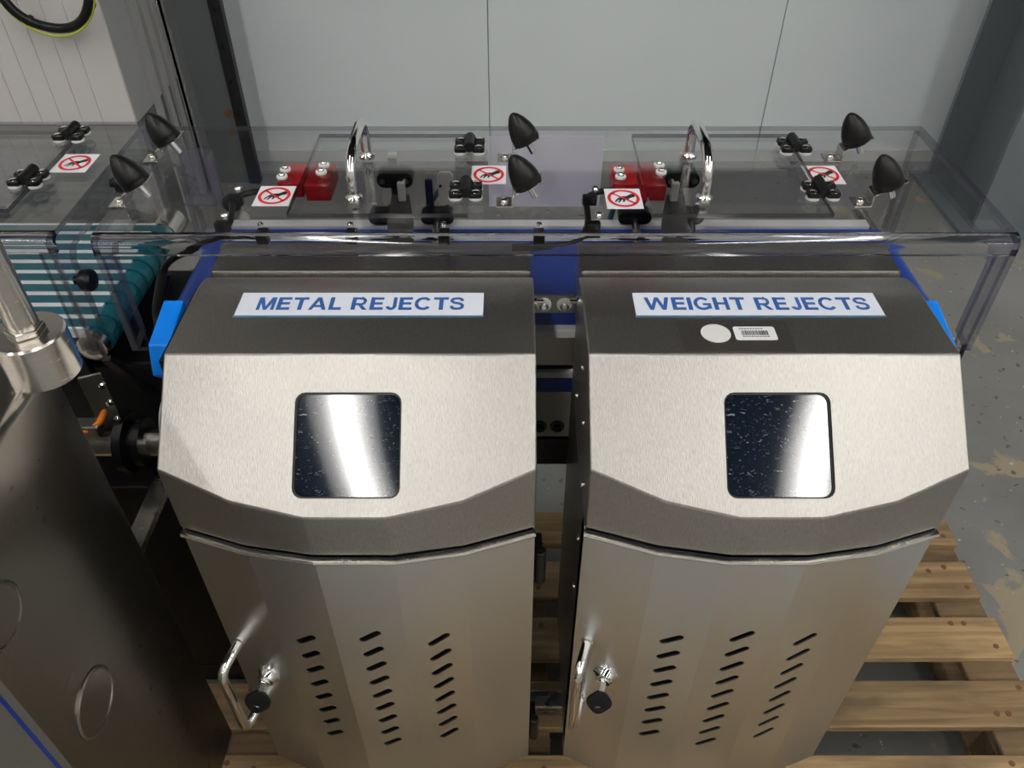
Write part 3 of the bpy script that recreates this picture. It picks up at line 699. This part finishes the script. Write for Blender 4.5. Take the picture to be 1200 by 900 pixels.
def hand_sign(parent, x, y, z, sx=.046, sy=.052):
    s = obj('warning_sign', box(x - sx / 2, x + sx / 2, y - sy / 2, y + sy / 2, z, z + .0006), 'white', parent, label='white sticker with struck out hand in red ring')
    h = z + .0006; r = .0205; ry = .0225
    k = 32; V = []; Fs = []
    for i in range(k):
        a = 2 * math.pi * i / k
        for rr in (1, .80): V.append((x + r * rr * math.cos(a), y + ry * rr * math.sin(a), h + .0004))
    for i in range(k): j = (i + 1) % k; Fs.append((2 * i, 2 * j, 2 * j + 1, 2 * i + 1))
    obj('hand_symbol', ([(x + p[0] * r * 1.15, y + p[1] * ry * 1.2, h + .0002) for p in HAND], [tuple(range(len(HAND)))]), 'ink', s)
    d = Vector((r * .72, -ry * .64, 0)); n = Vector((-d.y, d.x, 0)).normalized() * .0015; c = Vector((x, y, h + .0004))
    m = len(V); V += [tuple(c - d - n), tuple(c + d - n), tuple(c + d + n), tuple(c - d + n)]; Fs.append((m, m + 1, m + 2, m + 3))
    obj('prohibition_ring', (V, Fs), 'sign_red', s)
    return s
def bumper(parent, x, y, gz):
    """bent steel strip with a bullet shaped rubber stop on its tilted end"""
    ax = Vector((-.47, 0, .88)); tl = Vector((.88, 0, .47))
    a = Vector((x, y, gz)); b1 = a + Vector((0, 0, .016)); c = b1 + tl * .040
    hw = .0125; th = .0018; V = []
    pts = [a + Vector((-.022, 0, .001)), a + Vector((-.001, 0, .001)), a + Vector((0, 0, .002)), b1, c]
    off = [Vector((0, 0, th)), Vector((-.001, 0, th)), Vector((-th, 0, th)), Vector((-th, 0, .0006)), ax * th]
    for p, o in zip(pts, off):
        for e in (-1, 1): V += [p + Vector((0, e * hw, 0)), p + o + Vector((0, e * hw, 0))]
    Fs = []
    for i in range(4):
        k = 4 * i; Fs += [(k, k + 4, k + 6, k + 2), (k + 1, k + 3, k + 7, k + 5), (k, k + 1, k + 5, k + 4), (k + 2, k + 6, k + 7, k + 3)]
    Fs += [(0, 2, 3, 1), (16, 17, 19, 18)]
    br = obj('bumper_bracket', (V, Fs), 'tube', parent, bevel=.0006)
    m = b1 + tl * .021 + ax * th
    obj('rubber_bumper', lathe(m, ax, [(.0185, 0), (.0190, .003), (.0180, .0052), (.0186, .0065), (.0180, .012), (.0158, .021), (.0122, .030), (.0076, .0375), (.0035, .0415), (.0010, .0425)], 28), 'rubber', br, smooth=50)
    obj('stud', cyl(m - ax * .002, -ax, .0042, .018, 14), 'chrome', br, smooth=40)
    obj('bracket_screw', lathe(a + Vector((-.012, 0, .0026)), (0, 0, 1), [(.0058, 0), (.0058, .0015), (.0042, .004), (.002, .0045)], 14), 'chrome', br, smooth=35)
    return br
def end_frame(x0, x1, y0, y1, z0, z1, bf, bb, bt):
    """end sheet with an arched product opening: front leg, top band and rear leg"""
    out = [(y0, z0), (y0 + bf, z0 + .008 if bf else z0), (y0 + bf, z1 - bt - .012), (y0 + bf + .012, z1 - bt), (y1 - bb - .012, z1 - bt), (y1 - bb, z1 - bt - .012), (y1 - bb, z0), (y1, z0), (y1, z1), (y0, z1)]
    v3 = [(x0, p[0], p[1]) for p in out] + [(x1, p[0], p[1]) for p in out]; k = len(out)
    return v3, [tuple(range(k)), tuple(range(k, 2 * k))[::-1]] + [(i, (i + 1) % k, k + (i + 1) % k, k + i) for i in range(k)], [0, 0] + [1] * k
def guard(name, x0, x1, y0, y1, zt, label, left_leg, right_leg, zb=.93):
    t = thing(name, ((x0 + x1) / 2, (y0 + y1) / 2, zb), label, 'guard')
    th = .007; R = .015
    obj('top_panel', panel(x0, x1, y0 + R, y1, zt - th, zt), None, t, mats=['clear', 'edge'])
    obj('rear_panel', panel(x0, x1, y1 - .004, y1, zb, zt - th), None, t, mats=['clear', 'clear'])
    # rounded front edge bent down into a short lip
    pr = []
    for k in range(9): a = math.pi / 2 + math.pi / 2 * k / 8; pr.append((y0 + R + R * math.cos(a), zt - R + R * math.sin(a)))
    pr.append((y0, zt - .024)); pr.append((y0 + th, zt - .024))
    for k in range(9): a = math.pi - math.pi / 2 * k / 8; pr.append((y0 + R + (R - th) * math.cos(a), zt - R + (R - th) * math.sin(a)))
    obj('front_bend', prism(pr, (x0, 0, 0), (0, 1, 0), (0, 0, 1), (1, 0, 0), x1 - x0), 'bend', t, smooth=50)
    obj('end_panel', end_frame(x0, x0 + th + .002, y0, y1, zb, zt - th, .034, .03, .032), None, t, mats=['clear', 'edge'])
    obj('end_panel', end_frame(x1 - th - .002, x1, y0, y1, zb, zt - th, .034, .03, .032), None, t, mats=['clear', 'edge'])
    for s, on in ((0, left_leg), (1, right_leg)):
        if on:
            a, b = (x0 + th, x0 + .022) if s == 0 else (x1 - .022, x1 - th)
            obj('front_leg', panel(a, b, y0, y0 + th, zb, zt - .024), None, t, mats=['clear', 'edge'])
    return t
def flap(parent, x0, x1, y0, y1, zt, handle_x=None):
    o = obj('flap', panel(x0, x1, y0, y1, zt + .0005, zt + .0065), None, parent, mats=['clear', 'edge_dark'], label='clear hinged access flap')
    if handle_x:
        z = zt + .0065; y_f, y_b = .912, 1.030
        path = fillet([(handle_x, y_f, z), (handle_x, y_f, z + .040), (handle_x, y_f + .030, z + .056), (handle_x, y_b - .018, z + .056), (handle_x, y_b, z + .042), (handle_x, y_b, z)], .016, 5)
        obj('handle', sweep(path, .0068, 16), 'chrome', o, smooth=50, label='polished bent rod handle')
        for y in (y_f, y_b):
            obj('handle_collar', lathe((handle_x, y, z), (0, 0, 1), [(.0105, 0), (.0105, .004), (.0085, .006), (.0075, .009)], 18), 'chrome', o, smooth=35)
            obj('handle_stud', cyl((handle_x, y, zt - .0075), (0, 0, -1), .0045, .010, 10), 'chrome', o, smooth=40)
    return o
def switch_pair(parent, m, xs, xe, y0, y1, zt):
    """red two-part safety switch under the sheet, bolted through with white washers"""
    zu = zt - .0072
    a = obj('safety_switch', box(xs, (xs + xe) / 2 - .002, y0 + .006, y1, zu - .022, zu), 'red', parent, bevel=.002, label='red safety switch body')
    b = obj('switch_actuator', box((xs + xe) / 2 + .002, xe, y0, y1 + .002, zu - .024, zu), 'red', parent, bevel=.002, label='red safety switch actuator')
    for p, x in ((a, xs + .009), (b, xe - .009)):
        for y in (.983, 1.0035):
            zb = zt if p is a else zt + .0065
            if m < 0: zb = zt if p is a else zt + .0065
            obj('switch_washer', lathe((x, y, zb), (0, 0, 1), [(.0072, 0), (.0072, .0028), (.006, .0032)], 18), 'nylon', p, smooth=40)
            obj('switch_bolt', lathe((x, y, zb + .003), (0, 0, 1), [(.0045, 0), (.0045, .002), (.003, .004), (.001, .0045)], 12), 'chrome', p, smooth=40)
    return a
GZ = 1.10
gr = guard('conveyor_guard', -.502, .606, .828, 1.145, GZ, 'long clear guard with two hinged flaps over the blue belt', True, True)
for i, (x0, x1, hx) in enumerate(((-.276, -.0545, -.198), (.172, .3945, .241))):
    fl = flap(gr, x0, x1, .876, 1.104, GZ, hx)
    for y in (1.054, .926): hinge(gr, x1 - .004, y, GZ + .0065)
for (x, y) in ((-.304, .932), (-.031, .990), (.142, .925), (.415, .990)): hand_sign(gr, x, y, GZ)
for x in (-.482, .002, .450):
    for y in (1.037, .913): bumper(gr, x, y, GZ)
switch_pair(gr, 1, -.314, -.243, .976, 1.038, GZ)
switch_pair(gr, 1, .135, .206, .976, 1.038, GZ)
# switch cables with clips
for pts, cl_ in (([(-.314, .985, 1.081), (-.345, .975, 1.083), (-.365, .955, 1.084), (-.362, .930, 1.082), (-.358, .900, 1.080), (-.366, .872, 1.078), (-.39, .848, 1.074), (-.43, .846, 1.05), (-.455, .846, .99)], ((-.366, .950), (-.365, .882))),
                 ([(.135, .985, 1.081), (.115, .975, 1.083), (.097, .955, 1.084), (.097, .930, 1.082), (.096, .900, 1.080), (.088, .876, 1.078), (.072, .862, 1.074), (.045, .858, 1.072), (.0, .858, 1.070)], ((.097, .950), (.096, .882)))):
    c = obj('switch_cable', sweep(spline(pts, 6), .0042, 10), 'black', gr, smooth=60)
    for x, y in cl_:
        obj('cable_clip', cat(box(x - .005, x + .014, y - .005, y + .005, 1.078, 1.092)), 'black', c, bevel=.002)
        obj('clip_bolt', lathe((x + .011, y, 1.1), (0, 0, 1), [(.005, 0), (.005, .002), (.003, .004)], 12), 'chrome', c, smooth=40)
for x in (-.305, -.196, -.083, .033):
    k = obj('edge_clip', cat(box(x - .007, x + .007, .852, .868, 1.075, 1.0925)), 'black', gr, bevel=.002)
    obj('clip_bolt', lathe((x, .86, GZ), (0, 0, 1), [(.0035, 0), (.0035, .003), (.002, .004)], 10), 'chrome', k, smooth=40)
obj('protective_film', box(-.036, .137, 1.1372, 1.1379, .972, 1.088), 'haze', gr, label='lilac translucent film on rear panel')
obj('clear_cover', cat(panel(-.478, -.430, 1.085, 1.088, 1.02, 1.092), panel(-.478, -.430, 1.055, 1.085, 1.018, 1.021), panel(-.432, -.430, 1.055, 1.085, 1.02, 1.092)), None, gr, mats=['hazy', 'edge'])
kn = obj('rear_knob', lathe((-.435, 1.132, .985), (0, -1, 0), [(.013, 0), (.015, .003), (.015, .012), (.012, .015)], 20), 'black', gr, smooth=35)

gl = guard('conveyor_guard', -1.35, -.545, .826, 1.152, GZ + .004, 'clear guard over the teal striped belts at far left', False, True)
flap(gl, -.90, -.618, .880, 1.105, GZ + .004)
for y in (1.084, .950): hinge(gl, -.621, y, GZ + .0105)
hand_sign(gl, -.592, 1.016, GZ + .004, .048, .054)
for (y, zz) in ((.838, 1.035), (1.0, 1.083)):
    kb = obj('thumb_knob', lathe((-.544, y, zz), (1, 0, 0), [(.006, 0), (.006, .008), (.0135, .009), (.0145, .012), (.0145, .020), (.012, .023), (.005, .0235)], 22), 'black', gl, smooth=35)
    obj('knob_insert', cyl((-.5205, y, zz), (1, 0, 0), .004, .0015, 10), 'iron', kb)

# ------------------------------------------------------------------ teal multi-belt conveyor at left
tv = thing('belt_conveyor', (-.9, .985, PT), 'striped conveyor of narrow teal belts on white bed at left', 'conveyor')
bel = bpy.data.meshes.new('belt'); v, f = stadium(-.42, .42, .022, .022, 0, .0165); bel.from_pydata([tuple(p) for p in v], [], f); bel.materials.append(M['teal'])
for k in range(10):
    o = placed('belt', bel, 'teal', tv, (-.955, .853 + .0272 * k, BZ - .020))
obj('slider_bed', box(-1.36, -.562, .848, 1.122, BZ - .016, BZ + .0008), 'white', tv)
obj('end_roller', cyl((-.557, .846, BZ - .020), (0, 1, 0), .0185, .275, 20), 'teal', tv, smooth=40)
obj('roller_end', cyl((-.557, 1.123, BZ - .020), (0, 1, 0), .020, .05, 20), 'tube', tv, smooth=40)
obj('roller_bearing', lathe((-.557, .846, BZ - .020), (0, -1, 0), [(.020, 0), (.020, .014), (.015, .017), (.006, .018)], 20), 'tube', tv, smooth=35)
obj('side_frame', cat(box(-1.36, -.575, .834, .846, .88, BZ - .012), box(-1.36, -.575, 1.124, 1.136, .88, BZ - .012)), 'iron', tv)
obj('rear_tray', cat(box(-1.05, -.83, 1.20, 1.37, .94, .95), box(-1.05, -.84, 1.136, 1.20, .92, .94)), 'navy', tv, bevel=.002)
obj('motor_box', box(-.74, -.50, .86, 1.10, .73, .88), 'iron', tv, bevel=.006)
obj('pedestal', cat(box(-.66, -.455, .79, 1.0, .20, .70)), 'iron', tv, bevel=.004)
obj('pedestal_foot', box(-.66, -.455, .79, 1.0, PT, .20), 'iron', tv)
obj('side_lever', cat(xf(box(-.006, .006, -.004, .004, -.055, .055), Matrix.Translation((-.497, .80, .905)) @ Matrix.Rotation(.35, 4, 'X') @ Matrix.Rotation(-.25, 4, 'Y'))), 'iron', tv)
tc_ = obj('tie_tube', cyl((-1.2, .79, .797), (1, 0, 0), .0205, .83, 24), 'tube', tv, smooth=40)
obj('tube_clamp', cat(cyl((-.540, .79, .797), (1, 0, 0), .042, .012, 28), cyl((-.518, .79, .797), (1, 0, 0), .034, .010, 28), cyl((-.528, .79, .797), (1, 0, 0), .026, .012, 28), box(-.540, -.508, .772, .808, .735, .765)), 'black', tc_, smooth=35)
obj('frame_rail', cat(box(-.505, -.480, .615, .86, .744, .752), box(-.505, -.480, .615, .86, .74, .744)), 'tube', tv, bevel=.001)
# sensor bracket with hinge plates beside the collar
sb = thing('sensor_bracket', (-.555, .76, .84), 'chrome hinged bracket with screws beside the turned steel collar', 'bracket')
obj('plate', xf(box(-.014, .014, -.002, .002, -.045, .045), Matrix.Translation((-.548, .79, .875)) @ Matrix.Rotation(.4, 4, 'Z')), 'sheet', sb, bevel=.001)
obj('arm', cat(xf(box(-.045, .02, -.012, .012, -.010, .010), Matrix.Translation((-.575, .78, .835)))), 'tube', sb, bevel=.003)
for zz in (.905, .875, .845): obj('screw', lathe((-.535, .788, zz), (.4, -1, 0), [(.005, 0), (.005, .003), (.003, .005)], 10), 'chrome', sb, smooth=40)
o = obj('orange_cable', sweep(spline([(-.64, .775, .845), (-.60, .77, .838), (-.575, .77, .838), (-.555, .78, .846), (-.545, .80, .87)], 6), .0042, 10), 'orange', smooth=60); setprops(o, 'thin orange cable looping under the chrome bracket', 'cable')
o = obj('pale_cable', sweep(spline([(-.395, .70, .985), (-.400, .67, .965), (-.402, .655, .93), (-.398, .65, .88), (-.392, .66, .83), (-.385, .70, .80)], 6), .0045, 10), 'pale_cable', smooth=60); setprops(o, 'pale grey cable running down beside the METAL REJECTS bin', 'cable')
o = obj('cable_bundle', sweep(spline([(-.43, .84, 1.045), (-.44, .835, 1.02), (-.452, .83, .985), (-.44, .80, .95), (-.425, .77, .90)], 6), .008, 10), 'black', smooth=60); setprops(o, 'black cable bundle hanging beside the blue belt end', 'cable')

# ------------------------------------------------------------------ stainless detector cabinet, near left
CX = -.45; EY = .357
dc = thing('detector_cabinet', (-.62, .36, PT), 'satin steel cabinet with round embossed discs at lower left', 'cabinet')
R = .010; ZT = 1.10
pr = [(-.80, .326), (CX, .326), (CX, ZT - R)] + [(CX - R + R * math.cos(a), ZT - R + R * math.sin(a)) for a in [math.pi / 2 * k / 6 for k in range(1, 7)]] + [(-.80, ZT)]
obj('shell', prism(pr, (0, .602, 0), (1, 0, 0), (0, 0, 1), (0, -1, 0), .72), 'cabinet', dc, smooth=30, bevel=.0015, bevel_ang=50)
for (y, zz, r) in ((.425, .770, .038), (.395, .98, .032)):
    obj('embossed_disc', lathe((CX, y, zz), (1, 0, 0), [(r, 0), (r, .0016), (r - .0022, .0034), (r - .004, .0030), (r - .0045, .0016)], 40), 'cabinet', dc, smooth=20)
obj('pedestal', box(-.78, -.62, .30, .56, PT, .326), 'iron', dc)
fe = obj('edge_strip', box(CX, CX + .003, -.10, EY, .33, 1.0), 'strip', dc, label='pale grey edge strip')
obj('blue_line', box(CX + .003, CX + .0036, EY - .013, EY - .009, .33, 1.0), 'blue', fe)
cc = (-.482, .632)
cz0, cz1 = 1.062, 1.108
cx_, cy_ = -.447, .588
obj('collar', lathe((cx_, cy_, 1.098), (0, 0, 1), [(.0315, 0), (.0330, .002), (.0330, .047), (.0315, .049)], 40), 'tube', dc, smooth=30)
obj('hex_nut', cyl((cx_, cy_, 1.147), (0, 0, 1), .0175, .007, 6), 'tube', dc, bevel=.0015)
obj('pole', cyl((cx_, cy_, 1.154), (0, 0, 1), .0138, .50, 28), 'tube', dc, smooth=40)

# ------------------------------------------------------------------ cable coil hanging on the ribbed wall
cc = thing('cable_coil', (-1.37, 2.56, .79), 'black cable coil with green yellow wire hanging on ribbed wall', 'cable')
ctr = Vector((-1.375, 2.545, .935)); rr = .135
pts = [ctr + Vector((rr * math.cos(a), .012 * math.sin(3 * a), rr * 1.05 * math.sin(a))) for a in [2 * math.pi * k / 48 for k in range(49)]]
obj('cable', sweep(pts, .014, 12), 'black', cc, smooth=60)
pts = [ctr + Vector(((rr + .015) * math.cos(a), -.010, (rr + .015) * 1.05 * math.sin(a))) for a in [2 * math.pi * k / 48 for k in range(49)]]
obj('earth_wire', sweep(pts, .0035, 8), 'yellow', cc, smooth=60)
for a in (-.5, -2.2):
    p = ctr + Vector((rr * math.cos(a), 0, rr * 1.05 * math.sin(a))); obj('cable_tie', cyl(p - Vector((-math.sin(a), 0, math.cos(a))) * .005, (-math.sin(a), 0, math.cos(a)), .017, .010, 14), 'ink', cc, smooth=40)
obj('hook', cyl((-1.375, 2.604, .935 + rr - .012), (0, -1, 0), .008, .09, 10), 'steel', cc)
